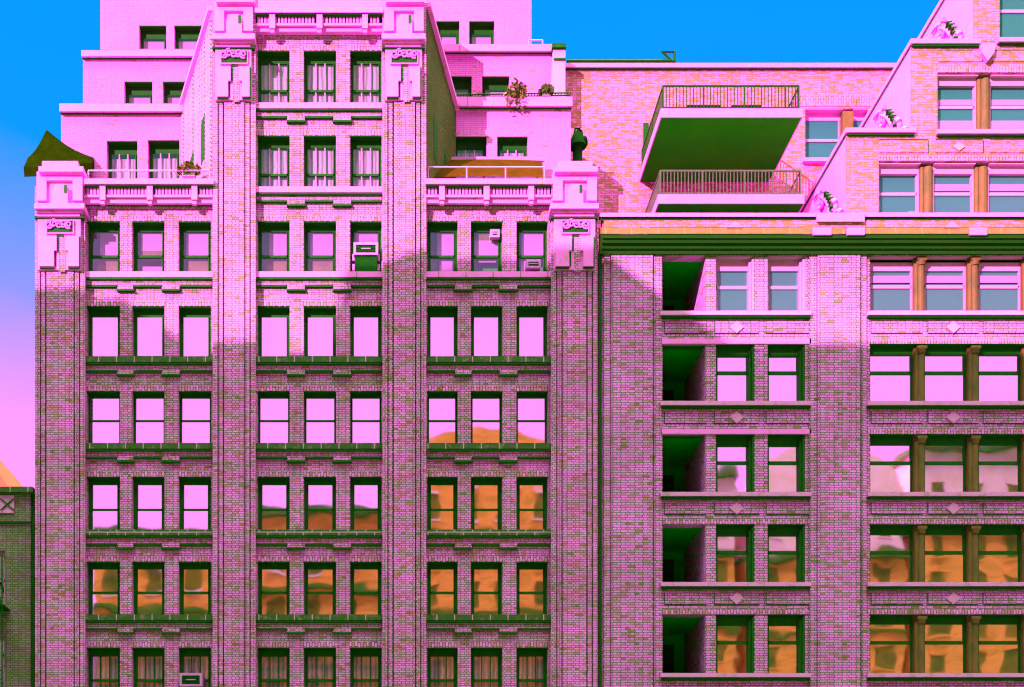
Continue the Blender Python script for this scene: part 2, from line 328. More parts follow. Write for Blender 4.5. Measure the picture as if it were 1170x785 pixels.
# ------------------------------------------------------------------ windows
def window(root, op, d, kind='mirror', rail=.5, head=.20, side=.10, frame='green', blind=None, bmat='blind', lites=1, glass='mirror', depth=.31, foot=.06, thin=.05):
    """double-hung sash in the opening op (picture units on plane d); a frame part with its pane and blind as sub-parts"""
    x0, x1, z0, z1 = X(op[0], d), X(op[1], d), Z(op[3], d), Z(op[2], d)
    f = MB(); a, b = d + depth, d + .44
    fm = M[frame]
    f.wbox(x0, x0 + side, a, b, z0, z1); f.wbox(x1 - side, x1, a, b, z0, z1)
    f.wbox(x0 + side, x1 - side, a, b, z1 - head, z1); f.wbox(x0 + side, x1 - side, a, b, z0, z0 + foot)
    gx0, gx1, gz0, gz1 = x0 + side, x1 - side, z0 + foot, z1 - head
    zr = gz1 - (gz1 - gz0) * rail if rail else None
    if rail: f.wbox(gx0, gx1, d + .27, b - .03, zr - thin, zr + thin)
    f.wbox(x0, x1, d + .02, a, z1 - .035, z1 - .004)      # dark plate drawing the shade under the head
    # sash stiles a little inside the frame
    t = .035
    f.wbox(gx0, gx0 + t, d + .27, b - .03, gz0, gz1); f.wbox(gx1 - t, gx1, d + .27, b - .03, gz0, gz1)
    fo = f.build('window', fm, root)
    if lites > 1:
        q = MB()
        for k in range(1, lites):
            xm = gx0 + (gx1 - gx0) * k / lites; q.wbox(xm - .022, xm + .022, d + .285, d + .33, gz0, gz1)
        q.build('muntin', M['pinkpaint'] if frame != 'green' or kind == 'lite' else M['green'], fo)
    p = MB(); gd = d + .34
    p.face([(gx0, gd - .03, gz0), (gx1, gd - .03, gz0), (gx1, gd - .03, zr or gz1), (gx0, gd - .03, zr or gz1)])
    if rail: p.face([(gx0, gd, zr), (gx1, gd, zr), (gx1, gd, gz1), (gx0, gd, gz1)])
    p.build('pane', M[glass], fo)
    if glass == 'clear':
        r = MB(); r.face([(x0, d + .62, z0), (x1, d + .62, z0), (x1, d + .62, z1), (x0, d + .62, z1)]); r.build('interior', M['room'], fo)
        for (u0, u1, v0, v1, mn) in (blind or ()):
            q = MB(); w_, h_ = gx1 - gx0, gz1 - gz0
            q.wbox(gx0 + w_ * u0, gx0 + w_ * u1, d + .40, d + .412, gz1 - h_ * v1, gz1 - h_ * v0); q.build('blind', M[mn], fo)
    return fo

# ================================================================== the tall brick building on the left
TL = thing('brick_building', 'tall pink brick building with pale setback tiers, ornate pier caps and three bays of windows', 'building', (X(330), 3, 0))
BAYS = [(97, 243, [(99, 137), (151, 188), (204, 241)]), (292, 437, [(294, 331), (347, 384), (400, 436)]), (487, 630, [(488, 523), (538, 574), (590, 626)])]
ROWS = [(253, 310), (350, 407), (447, 506), (545, 605), (642, 702), (740, 800)]
DORM = [(58, 117), (155, 213)]
DW = .35
def spandrel(wm, dr, bx0, bx1, wins, ysill):
    """projecting course with two blocks under the mullions, dark strips below it draw its shadow"""
    wm.box(bx0 + 1, bx1 - 1, ysill + 10, ysill + 15.5, DW - .09, DW)
    for m0, m1 in ((wins[0][1] - 3, wins[1][0] + 1), (wins[1][1] - 3, wins[2][0] + 1)):
        wm.box(m0, m1, ysill + 15.5, ysill + 20, DW - .12, DW)
    a = bx0 + 1
    for m0, m1 in ((wins[0][1] - 3, wins[1][0] + 1), (wins[1][1] - 3, wins[2][0] + 1)):
        dr.box(a, m0 - .8, ysill + 15.5, ysill + 17.6, DW - .10, DW + .01)
        dr.box(m0 - .8, m1 + .8, ysill + 20, ysill + 22, DW - .13, DW + .01); a = m1 + .8
    dr.box(a, bx1 - 1, ysill + 15.5, ysill + 17.6, DW - .10, DW + .01)
for bi, (bx0, bx1, wins) in enumerate(BAYS):
    rows = (DORM if bi == 1 else []) + ROWS
    top = 40 if bi == 1 else 234
    holes = [(a, b, t, e) for t, e in rows for a, b in wins]
    wm = MB(); wm.sheet(bx0, bx1, top, 1010, DW, DW + 1.2, holes, back=False)
    for ri, (t, e) in enumerate(rows[:-1]):
        dr = MB(); spandrel(wm, dr, bx0, bx1, wins, e); dr.build('band_shade_strip', M['green'], TL)  # dark strips draw the shadow line under the projecting course
    wm.build('wall', M['brick'], TL)
    # heads of upright bricks over each row
    for ri, (t, e) in enumerate(rows):
        lit = (t < 300)
        hm = MB()
        for a, b in wins: hm.box(a - 1, b + 1, t - 6.5, t - .3, DW - .012, DW + .02)
        hm.build('lintel', M['soldier'], TL)
        if ri < len(rows) - 1:
            s_ = MB(); s_.box(bx0 - .5, bx1 + .5, e, e + 6.5, DW - .20, DW + .40); so = s_.build('sill', M['stone_j'] if t < 300 else M['dark_stone'], TL)  # pale stone on sunlit rows, shade-darkened copy on the rows below
            u = MB(); u.box(bx0 - .5, bx1 + .5, e + 6.5, e + 9, DW - .18, DW + .02); u.build('shade_strip', M['green'], so)  # dark strip draws the shadow under the sill
# piers with their vertical grooves
PIERS = [(40, 97, 183), (243, 292, -40), (437, 487, -40), (630, 683, 180)]
for px0, px1, top in PIERS:
    p = MB(); b0 = 1010
    p.box(px0, px1, top + 30, b0, .15, 1.6)
    wd = [(0, 5.5, 0.), (7, 11.5, -.03), (13, px1 - px0 - 13, -.06), (px1 - px0 - 11.5, px1 - px0 - 7, -.03), (px1 - px0 - 5.5, px1 - px0, 0.)]
    for a, b, d in wd: p.box(px0 + a, px0 + b, top + 30, b0, d, .15)
    p.build('pier', M['brick'], TL)
def spiral(cx, cz, r0, turns, a0, n=26, sgn=1):
    return [(cx + r0 * (1 - .82 * k / n) * math.cos(a0 + sgn * 2 * math.pi * turns * k / n), cz + r0 * (1 - .82 * k / n) * math.sin(a0 + sgn * 2 * math.pi * turns * k / n)) for k in range(n + 1)]
def pier_cap(px0, px1, y0):
    """carved top of a pier; y0 is the picture height of its neck cornice"""
    w_ = px1 - px0; c = (px0 + px1) / 2
    m = MB()
    m.box(px0 + 2, px1 - 3, y0 - 36, y0, -.10, .9)                 # block above the cornice
    m.box(px0 + 8, px1 - 8, y0 - 48, y0 - 42, -.22, 1.0)           # stepped top
    m.box(px0 + 4, px1 - 2, y0 - 42, y0 - 36, -.34, 1.1)
    m.box(px0 + 2, px0 + 13, y0 - 30, y0 - 3, -.22, -.10); m.box(px1 - 14, px1 - 3, y0 - 30, y0 - 3, -.22, -.10)
    m.box(px0 + 13, px1 - 14, y0 - 30, y0 - 26, -.22, -.10)
    m.pprism([(c - 9, y0), (c - 9, y0 - 14), (c - 5, y0 - 22), (c + 5, y0 - 22), (c + 9, y0 - 14), (c + 9, y0)], -.28, -.10)
    m.box(px0 - 1, px1 - 1, y0, y0 + 6, -.42, .9)                  # cornice, three steps
    m.box(px0 + 1, px1 - 4, y0 + 6, y0 + 10, -.30, .9)
    m.box(px0 + 3, px1 - 6, y0 + 10, y0 + 15, -.20, .9)
    m.box(px0 + 3, px1 - 5, y0 + 15, y0 + 76, -.13, .15)           # smooth neck
    o = m.build('pier_cap', M['stone'], TL)
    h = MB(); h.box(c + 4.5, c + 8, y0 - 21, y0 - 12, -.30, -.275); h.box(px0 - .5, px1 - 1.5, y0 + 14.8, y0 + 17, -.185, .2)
    h.box(px0 + 12, px1 - 13, y0 - 26, y0 - 24.6, -.12, -.095); h.build('shadow_strip', M['green'], o)  # dark strips that draw shadow lines on the carved block
    pl = MB(); pl.box(c - 15, c + 15, y0 + 20, y0 + 34, -.15, -.13)
    pl.build('plaque', M['green'], o)
    sc = MB()
    for k in range(5):
        cx = X(c - 11 + 5.5 * k); cz = Z(y0 + 27) + (.03 if k % 2 else -.03)
        sc.tube([(a, -.19, b) for a, b in spiral(cx, cz, .17, 1.4, k * 1.3, sgn=1 if k % 2 else -1)], .035, 6)
    sc.box(c - 15.8, c + 15.8, y0 + 19.2, y0 + 20.2, -.2, -.13); sc.box(c - 15.8, c + 15.8, y0 + 33.8, y0 + 34.8, -.2, -.13)
    sc.box(c - 15.8, c - 14.8, y0 + 20.2, y0 + 33.8, -.2, -.13); sc.box(c + 14.8, c + 15.8, y0 + 20.2, y0 + 33.8, -.2, -.13)
    sc.build('scrollwork', M['stone'], o)
    pd = MB()                                                     # stepped pendants left and right of a brick tongue
    pd.pprism([(px0 + 5, y0 + 38), (c - 4, y0 + 38), (c - 4, y0 + 54), (c - 7, y0 + 54), (c - 7, y0 + 72), (px0 + 5, y0 + 72)], -.24, -.13)
    pd.pprism([(c + 6, y0 + 54), (c + 6, y0 + 38), (px1 - 7, y0 + 38), (px1 - 7, y0 + 72), (c + 9, y0 + 72), (c + 9, y0 + 54)], -.24, -.13)
    pd.build('pendant', M['stone'], o)
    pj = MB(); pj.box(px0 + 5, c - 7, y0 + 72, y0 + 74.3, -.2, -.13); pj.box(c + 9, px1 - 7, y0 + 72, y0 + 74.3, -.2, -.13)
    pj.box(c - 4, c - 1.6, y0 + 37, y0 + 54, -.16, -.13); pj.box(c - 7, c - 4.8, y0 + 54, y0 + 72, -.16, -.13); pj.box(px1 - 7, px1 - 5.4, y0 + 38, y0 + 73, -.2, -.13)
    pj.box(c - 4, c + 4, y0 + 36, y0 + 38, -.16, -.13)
    pj.build('shadow_strip', M['green'], o)  # dark strips that outline the pendants with drawn shadow
    tg = MB(); tg.box(c - 1.6, c + 6, y0 + 38, y0 + 78, -.145, -.13); tg.build('brick_tongue', M['brick'], o)
for px0, px1, y0 in ((40, 97, 232), (243, 292, 38), (437, 487, 38), (630, 685, 232)): pier_cap(px0, px1, y0)
# parapet with slotted balustrade over each bay
def parapet(bx0, bx1, y0, brk):
    c = MB(); c.box(bx0 - 1, bx1 + 1, y0, y0 + 6, -.16, .75); c.build('coping', M['stone_j'], TL)
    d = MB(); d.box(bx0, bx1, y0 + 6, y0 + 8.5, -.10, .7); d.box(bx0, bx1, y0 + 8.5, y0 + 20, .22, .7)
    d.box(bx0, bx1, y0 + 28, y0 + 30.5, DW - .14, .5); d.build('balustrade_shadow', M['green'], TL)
    b = MB(); x = bx0 + 2
    while x < bx1 - 3:
        if not any(k - 3.6 < x + 1.2 < k + 3.6 for k in brk): b.box(x, x + 2.5, y0 + 8.5, y0 + 18.5, .03, .22)
        x += 3.9
    b.box(bx0, bx1, y0 + 18.5, y0 + 21, -.02, .30); b.box(bx0, bx1, y0 + 22.2, y0 + 28, .08, .6)
    for k in brk:
        b.box(k - 3.2, k + 3.2, y0 + 8.5, y0 + 24, -.10, .22); b.box(k - 2.4, k + 2.4, y0 + 24, y0 + 29, -.05, .1)
    b.build('balustrade', M['stone'], TL)
    t = MB(); t.box(bx0 + 1, bx1 - 1, y0 + 30.5, y0 + 33.5, DW - .06, DW + .02); t.build('dentil_course', M['soldier'], TL)
parapet(97, 243, 204, (117, 171, 222)); parapet(487, 630, 204, (505, 556, 607)); parapet(292, 437, 8, (311, 365, 417))
m = MB(); m.box(292, 437, -60, 8, .1, 1.4); m.build('wall', M['stone'], TL)
# windows of the street front
rng = random.Random(3)
for bi, (bx0, bx1, wins) in enumerate(BAYS):
    for ri, (t, e) in enumerate(ROWS):
        for wi, (a, b) in enumerate(wins):
            op = (a, b, t, e)
            if ri == 0:
                bl = [(.12 if wi else .3, 1, 0, .58, 'blind'), (.18, 1, .62, 1, 'tan_blind')]
                if bi == 2: bl = [[(.3, 1, 0, .55, 'blind'), (.4, .92, .64, .95, 'blind')], [(.1, .95, .0, .18, 'tan_blind'), (.05, 1, .18, .58, 'blind'), (.2, .9, .64, .7, 'blind')], [(.12, 1, 0, .6, 'blind'), (.1, .5, .64, 1, 'blind')]][wi]
                if (bi, wi) == (1, 2): bl = [(.1, .95, .0, .22, 'blind')]
                if (bi, wi) == (0, 1): bl = [(.15, 1, 0, .42, 'blind'), (.15, 1, .42, .66, 'tan_blind'), (.2, .95, .80, .94, 'blind')]
                window(TL, op, DW, glass='clear', blind=bl, rail=.6, head=.26, side=.12)
            elif ri == 1:
                window(TL, op, DW, glass='mirror', rail=0, head=.32, side=.12, foot=.08 if wi != 1 else .16)
            elif ri == 2: window(TL, op, DW, glass='mirror' if bi < 2 else 'mirror2', rail=.5, head=.15, side=.06, thin=.035)
            elif ri == 3: window(TL, op, DW, glass='mirror2', rail=.55, head=.22, side=.14, thin=.04)
            elif ri == 4: window(TL, op, DW, glass='mirror2', rail=.52, head=.22, side=.13, thin=.05)
            else:
                bl = [(0, 1, .0, 1, 'curtain')]
                window(TL, op, DW, glass='clear', blind=bl, lites=3, rail=.55, head=.30, side=.12)
for t, e in DORM:
    for a, b in BAYS[1][2]:
        window(TL, (a, b, t, e), DW, kind='lite', glass='clear', blind=[(.02, .98, 0, 1, 'curtain')], lites=3, rail=.66, head=.34, side=.10)
# the setback tiers behind
def tier(px0, px1, top, d, wins, ct, kind, name='wall'):
    m = MB(); m.sheet(px0, px1, top, 330, d, d + 3.4, wins); m.build('setback_wall', M['brick_pale'], TL)
    c = MB(); c.box(px0 - 2, px1 + 2, top - 1.5, top + ct, d - .2, d + 3.4); co = c.build('coping', M['stone_j'], TL)
    u = MB(); u.box(px0 - 1, px1 + 1, top + ct, top + ct + 2.2, d - .1, d + .05); u.build('shade_strip', M['green'], co)  # dark strip draws the shadow under the coping
    for wn in wins: window(TL, wn, d, kind='lite' if kind == 3 else '', glass='clear', frame='green', blind=[(.03, .97, .12, 1, 'curtain' if kind == 3 else 'blind')], lites=kind, rail=0 if kind == 3 else 0, head=.42, side=.12, foot=.05)
tier(70, 330, 120, 3.0, [(122, 157, 161, 204), (169, 205, 160, 204)], 7, 3)
tier(400, 652, 112, 3.0, [(519, 556, 156, 182), (568, 603, 156, 182)], 9, 3)
tier(95, 330, 59, 5.5, [(142, 174, 93, 119), (186, 216, 93, 119)], 5, 1)
tier(400, 632, 52, 5.5, [(510, 539, 87, 111), (551, 582, 87, 111)], 6, 1)
tier(115, 607, -70, 8.0, [(159, 190, 29, 56), (199, 231, 29, 56), (497, 525, 24, 52), (536, 565, 24, 52)], 5, 1)
# sloping wing walls beside the central bay
def wing(pf, pts_back, mat, cop, sgn):
    """pf: front top/bottom; slopes back and outward to the tier"""
    xf, zt, zb = X(pf[0], .3), Z(pf[1], .3), Z(pf[2], .3)
    xb, zbt, zbb = X(pts_back[0], 2.98), Z(pts_back[1], 2.98), Z(pts_back[2], 2.98)
    t = .3 * sgn
    m = MB(); A = [(xf, .3, zb), (xf, .3, zt), (xb, 2.98, zbt), (xb, 2.98, zbb)]; B = [(x - t, y, z) for x, y, z in A]
    m.face(A); m.face(B[::-1])
    for k in range(4): m.face([A[k], B[k], B[(k + 1) % 4], A[(k + 1) % 4]])
    o = m.build('wing_wall', mat, TL)
    c = MB(); e = .16 * sgn
    P = [(xf + e, .25, zt + .05), (xf - t - e, .25, zt + .05), (xb - t - e, 2.98, zbt + .05), (xb + e, 2.98, zbt + .05)]; Q = [(x, y, z + .16) for x, y, z in P]
    c.face(P); c.face(Q[::-1])
    for k in range(4): c.face([P[k], Q[k], Q[(k + 1) % 4], P[(k + 1) % 4]])
    c.build('coping', cop, o)
    for f0, f1 in ((.22, .34), (.58, .70)):
        s_ = MB(); L = lambda f, h: (xf + (xb - xf) * f + .012 * sgn, .3 + 2.68 * f - .012, zb + .5 + (zt - zb) * (.62 - .45 * f) * h)
        s_.face([L(f0, .30), L(f1, .30), L(f1, .80), L(f0, .80)]); s_.build('slit_window', M['green'], o)
wing((242, 14, 215), (207, 128, 240), M['brick'], M['stone'], -1)
wing((488, 10, 215), (521, 128, 240), M['brick_shade'], M['stone'], 1)  # right wing faces away from the sun; its shade is in the colour
# roof terraces behind the parapets
for a, b in ((40, 300), (430, 683)):
    t = MB(); t.box(a, b, 222, 226, .8, 3.2); t.build('terrace', M['kerb'], TL)
m = MB(); m.box(262, 470, -62, 250, 1.7, 7.9); m.build('dormer_body', M['brick'], TL)
# slim terrace rails
def slim_rail(px0, px1, y0, y1, d, posts):
    r = MB(); z = Z(y0, d); r.tube([(X(px0, d), d, z), (X(px1, d), d, z)], .03, 6)
    for k in range(posts): xx = X(px0 + (px1 - px0) * k / (posts - 1), d); r.tube([(xx, d, Z(y1, d)), (xx, d, z)], .03, 6)
    r.build('railing', M['lilac_tone'], TL)
slim_rail(101, 240, 195, 206, .4, 4); slim_rail(489, 622, 191, 206, .4, 4); slim_rail(604, 620, 46, 52, 5.6, 2)
# zinc duct standing on the upper terrace
m = MB(); m.pprism([(629, 115), (632, 56), (636, 51), (646, 51), (646, 115)], 5.0, 5.8); o = m.build('flue_duct', M['duct'], TL)
m = MB(); m.box(631, 647, 49, 54, 4.9, 5.9); m.box(633, 646.4, 66, 68, 4.95, 5.85); m.build('flue_cap', M['green'], o)
# wall wing closing the side of the tall building, so it has a side and a back
m = MB(); m.wbox(X(41), X(40) + 1.2, 1.6, 16, 0, Z(206)); m.wbox(X(683) - 1., X(683), 1.6, 6, 0, Z(206)); m.build('side_wall', M['brick_grey'], TL)

# ================================================================== the brick building on the right, stepped above its cornice
TR = thing('corner_building', 'lilac brick building with heavy dark green cornice and stepped upper storeys', 'building', (X(940), 3, 0))
DB = .12
RR = [(292, 355), (393, 458), (496, 562), (599, 665), (702, 769)]
recess = (757, 806)
wa = [(818, 862), (877, 920)]
wb = [(995, 1046), (1058, 1107), (1120, 1170)]
holes = [(recess[0], recess[1], t, e) for t, e in RR] + [(a, b, t, e) for t, e in RR for a, b in wa]
holes_b = [(994, 1172, t, e) for t, e in RR]
m = MB(); m.sheet(756, 925, 280, 1010, DB, 8, [h for h in holes if h[0] != recess[0]] + [h for h in holes if h[0] == recess[0]], reveal=.5, back=False)
m.build('wall', M['brick_b'], TR)
m = MB(); m.sheet(990, 1176, 280, 1010, DB, 8, holes_b, reveal=.5, back=False); m.build('wall', M['brick_b'], TR)
m = MB(); m.box(684, 690, 286, 1010, .25, 1.5); m.box(690, 697, 286, 1010, .06, 1.5); m.box(698.5, 746, 286, 1010, 0., 1.5); m.box(747.5, 756, 286, 1010, .05, 1.5); m.box(697, 748, 286, 1010, .12, 1.5); m.build('pier', M['brick_b'], TR)
m = MB(); m.box(925, 933, 286, 1010, .05, 1.5); m.box(934.5, 983, 286, 1010, 0., 1.5); m.box(984.5, 990, 286, 1010, .05, 1.5); m.box(926, 989, 286, 1010, .12, 1.5); m.build('pier', M['brick_b'], TR)
m = MB(); m.box(1176, 1240, 286, 1010, 0, 1.5); m.build('pier', M['brick_b'], TR)
m = MB(); m.box(684.5, 687.5, 286, 1010, .2, .26); m.build('corner_strip', M['green'], TR)  # flat dark green strip along the pier edge
# deep open recesses with their side walls
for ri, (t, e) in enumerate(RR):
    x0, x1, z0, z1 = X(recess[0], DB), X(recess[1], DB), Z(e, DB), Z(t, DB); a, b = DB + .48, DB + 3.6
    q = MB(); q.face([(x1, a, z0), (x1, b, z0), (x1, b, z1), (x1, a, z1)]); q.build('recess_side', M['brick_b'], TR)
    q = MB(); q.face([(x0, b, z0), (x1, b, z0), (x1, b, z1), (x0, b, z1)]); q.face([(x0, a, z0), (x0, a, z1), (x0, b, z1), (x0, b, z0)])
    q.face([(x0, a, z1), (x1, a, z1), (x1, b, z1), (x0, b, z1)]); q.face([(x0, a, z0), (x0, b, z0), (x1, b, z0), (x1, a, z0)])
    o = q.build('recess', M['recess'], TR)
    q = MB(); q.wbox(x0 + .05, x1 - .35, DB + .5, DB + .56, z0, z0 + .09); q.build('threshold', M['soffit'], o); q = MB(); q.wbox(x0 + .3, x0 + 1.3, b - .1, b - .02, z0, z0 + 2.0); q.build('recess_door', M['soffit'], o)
for ri, (t, e) in enumerate(RR):
    # sills and heads
    for a, b in ((755, 927), (992, 1176)):
        s_ = MB(); s_.box(a, b, e, e + 4.5, DB - .22, DB + .4); so = s_.build('sill', M['sill_b'], TR)
        u = MB(); u.box(a + 1, b - 1, e + 4.5, e + 7.5, DB - .15, DB + .02); u.build('shade_strip', M['green'], so)  # shadow below the sill, drawn as a dark strip
        if ri:
            h = MB(); h.box(a, b, t - 6, t - .4, DB - (.07 if (ri < 3 and a < 900) else .03), DB + .1)
            h.build('lintel', M['stone'] if (ri < 3 and a < 900) else M['soldier'], TR)
    # sunk panels with a diamond
    if ri < len(RR) - 1:
        y0, y1 = e + 12, e + 25
        for a, b, dm in ((760, 807, 0), (817, 867, 1), (876, 925, 0), (996, 1054, 0), (1061, 1118, 1), (1124, 1176, 0)):
            pn = MB(); pn.box(a, b, y0, y1, DB - .035, DB + .02); po = pn.build('panel', M['brick_b'], TR)
            j = MB(); j.box(a - 1, a, y0, y1 + 1.2, DB - .02, DB + .01); j.box(a, b, y1, y1 + 1.2, DB - .02, DB + .01); j.build('panel_joint', M['green'], po)
            if dm:
                c = (a + b) / 2; cy = (y0 + y1) / 2
                q = MB(); q.pprism([(c - 8, cy), (c, cy - 7), (c + 8, cy), (c, cy + 7)], DB - .08, DB - .03); q.build('diamond', M['sill_b'], po)
    glass = 'mirror' if ri < 2 else 'mirror2'
    fr = 'green'
    for a, b in wa:
        bl = dict(glass='dull', frame='lilac_tone', head=.5, side=.09) if ri == 0 else dict(glass=glass, head=.40, side=.11)  # sunlit row gets pale frames, shaded rows a dark copy
        window(TR, (a, b, t, e), DB, rail=.36 if ri else .40, thin=.07, depth=.28, **bl)
        # stepped jamb seen from the left
        jm = MB(); x1 = X(b, DB)
        jm.wbox(x1 - .20, x1 - .11, DB + .10, DB + .44, Z(e, DB), Z(t + 6, DB)); jm.wbox(x1 - .10, x1 - .004, DB + .02, DB + .44, Z(e, DB), Z(t + 3, DB)); jm.build('jamb_moulding', M['lilac_tone'] if ri == 0 else M['green'], TR)  # pale for the sunlit row, dark for shaded rows, as the frames
    for a, b in wb:
        bl = dict(glass='dull', frame='lilac_tone', head=.5, side=.06) if ri == 0 else dict(glass=glass, head=.34, side=.05)  # same pale and dark frame copies for sun and shade
        window(TR, (a, b, t, e), DB, rail=.38, thin=.07, depth=.28, **bl)
    if ri == 0:
        for a, b in wb:
            q = MB(); q.wbox(X(a, DB) + .08, X(b, DB) - .08, DB + .28, DB + .30, Z(t + 27, DB), Z(t + 19, DB)); q.build('blind', M['blind'], TR)
    # round shafts between the grouped windows
    for a, b in ((1046, 1058), (1107, 1120), (1170, 1182)):
        c = X((a + b) / 2, DB); q = MB(); z0, z1 = Z(e, DB), Z(t + 2, DB)
        q.wbox(c - .23, c + .23, DB + .16, DB + .46, z0, z1)
        for dx, rr in ((-.12, .10), (.06, .16)): q.tube([(c + dx, DB + .16, z0), (c + dx, DB + .16, z1 - .22)], rr, 14)
        o = q.build('mullion_shaft', M['terra'], TR)
        q = MB(); q.tube([(c + .06, DB + .13, z1 - .30), (c + .06, DB + .13, z1 - .12)], .17, 14, .21); q.wbox(c - .14, c + .26, DB - .04, DB + .2, z1 - .12, z1); q.build('shaft_cap', M['terra'], o)
# cornice
cx0, cx1 = X(688, -.45), X(1240)
def yz(lst): return [(d, Z(y, d)) for d, y in lst]
m = MB(); m.sweep(yz([(-.42, 260), (-.45, 267), (-.20, 267.2), (.4, 267.2), (.4, 260)]), cx0, cx1); m.build('cornice_fascia', M['terra_band'], TR)
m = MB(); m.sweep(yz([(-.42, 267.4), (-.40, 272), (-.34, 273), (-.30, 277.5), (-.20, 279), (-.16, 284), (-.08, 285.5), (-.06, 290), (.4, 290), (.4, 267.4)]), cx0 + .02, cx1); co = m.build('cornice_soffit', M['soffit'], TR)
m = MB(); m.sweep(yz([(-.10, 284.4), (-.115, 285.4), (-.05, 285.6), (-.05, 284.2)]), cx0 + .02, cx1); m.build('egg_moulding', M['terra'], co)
m = MB(); m.sweep(yz([(-.36, 252), (-.36, 259.6), (.4, 259.6), (.4, 252)]), cx0 + .1, cx1); m.build('frieze', M['brick_old'], TR)
m = MB(); m.sweep(yz([(-.42, 243.2), (-.42, 247.5), (.5, 247.5), (.5, 243.2)]), cx0 - .05, cx1); m.build('coping', M['stone_j'], TR)
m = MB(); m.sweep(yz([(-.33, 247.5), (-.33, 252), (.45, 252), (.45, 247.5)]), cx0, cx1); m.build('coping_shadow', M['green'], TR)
for a, b in ((929, 950), (968, 988), (1108, 1128)):
    m = MB(); m.box(a, b, 259.8, 268, -.50, -.40); m.build('cornice_block', M['pinkpaint'], TR)
for c in (840, 1088):
    m = MB(); m.pprism([(c - 9, 259.6), (c, 252.2), (c + 9, 259.6)], -.46, -.28); m.build('peak_block', M['stone'], TR)
m = MB(); m.sweep(yz([(-.50, 243), (-.50, 253), (.2, 253), (.2, 243)]), X(934, -.5), X(988, -.5)); m.build('parapet_block', M['stone'], TR)
# stepped storeys above
DU = .40; DBK = 6.0
def flank_scroll(px, ytop, ybot, root):
    """scroll console lying on the left flank"""
    x = X(px, DU) - .03; zb = Z(ybot, DU); zt = Z(ytop, DU); h = zt - zb
    m = MB()
    A = spiral(1.3, .75, .62, 1.7, -1.2, 34); B = spiral(2.6, h * .60, .42, 1.5, 2.0, 28, -1)
    for P, r in ((A, .13), (B, .10)): m.tube([(x - .08, DU + a, zb + b) for a, b in P], r, 8, r * .6)
    def spine(t): return 1.5 - .5 * t + 1.9 * t * t, .30 + (h * .60 + .35 - .30) * t
    m.tube([(x - .08, DU + a, zb + b) for a, b in (spine(k / 14) for k in range(15))], .16, 8, .08)
    m.tube([(x - .06, DU + .25 + 1.2 * t, zb + .16 + .35 * math.sin(t * 3)) for t in (k / 10 for k in range(11))], .13, 8, .06)
    m.tube([(x - .06, DU + 2.6 + 1.1 * t, zb + h * .60 + .30 + .9 * t - .5 * t * t) for t in (k / 10 for k in range(11))], .10, 8, .05)
    so = m.build('scroll_console', M['stone'], root); m = MB()
    for k in range(6):
        a, b = spine(.15 + k * .12); m.tube([(x - .06, DU + a, zb + b), (x - .20, DU + a - .34, zb + b + .10), (x - .10, DU + a - .52, zb + b - .02)], .10, 6, .03)
    m.build('leaf_carving', M['green'], so)  # leaves coloured dark green to draw the shadow in the carving
def upper(px0, ytop, ybot, wins, sillspan, panels):
    m = MB(); m.sheet(px0, 1240, ytop, ybot, DU, DBK, wins, reveal=.5); o = m.build('upper_storey', M['brick_old'], TR)
    q = MB(); x = X(px0, DU); q.face([(x - .012, DU + .01, Z(ybot, DU)), (x - .012, DBK, Z(ybot, DU)), (x - .012, DBK, Z(ytop, DU)), (x - .012, DU + .01, Z(ytop, DU))]); q.build('stucco_flank', M['stucco'], o)
    c = MB(); c.wbox(X(px0 - 2, DU), X(px0 + 78, DU), DU - .15, DBK, Z(ytop + 4.5, DU), Z(ytop - .5, DU)); co = c.build('coping', M['stone'], o)
    u = MB(); u.wbox(X(px0 + 1, DU), X(px0 + 77, DU), DU - .10, DU + .02, Z(ytop + 6.8, DU), Z(ytop + 4.5, DU)); u.wbox(X(px0 - 1, DU), X(px0, DU), DU + .02, DBK, Z(ytop + 6.8, DU), Z(ytop + 4.5, DU)); u.build('shade_strip', M['green'], co)  # coping's shadow line, drawn as dark strips
    flank_scroll(px0, ytop, ybot if ybot < 240 else 243, o)
    return o
U1 = [(1005, 1052, 186, 246), (1068, 1115, 186, 246), (1131, 1180, 186, 246)]
U2 = [(1072, 1118, 85, 148), (1133, 1180, 85, 148)]
U3 = [(1142, 1185, -30, 43)]
upper(967, 149, 300, [(1004, 1181, 184, 246)], 0, 0); upper(1041, 47.6, 148.6, [(1071, 1181, 83, 148)], 0, 0); upper(1112, -60, 47.2, U3, 0, 0)
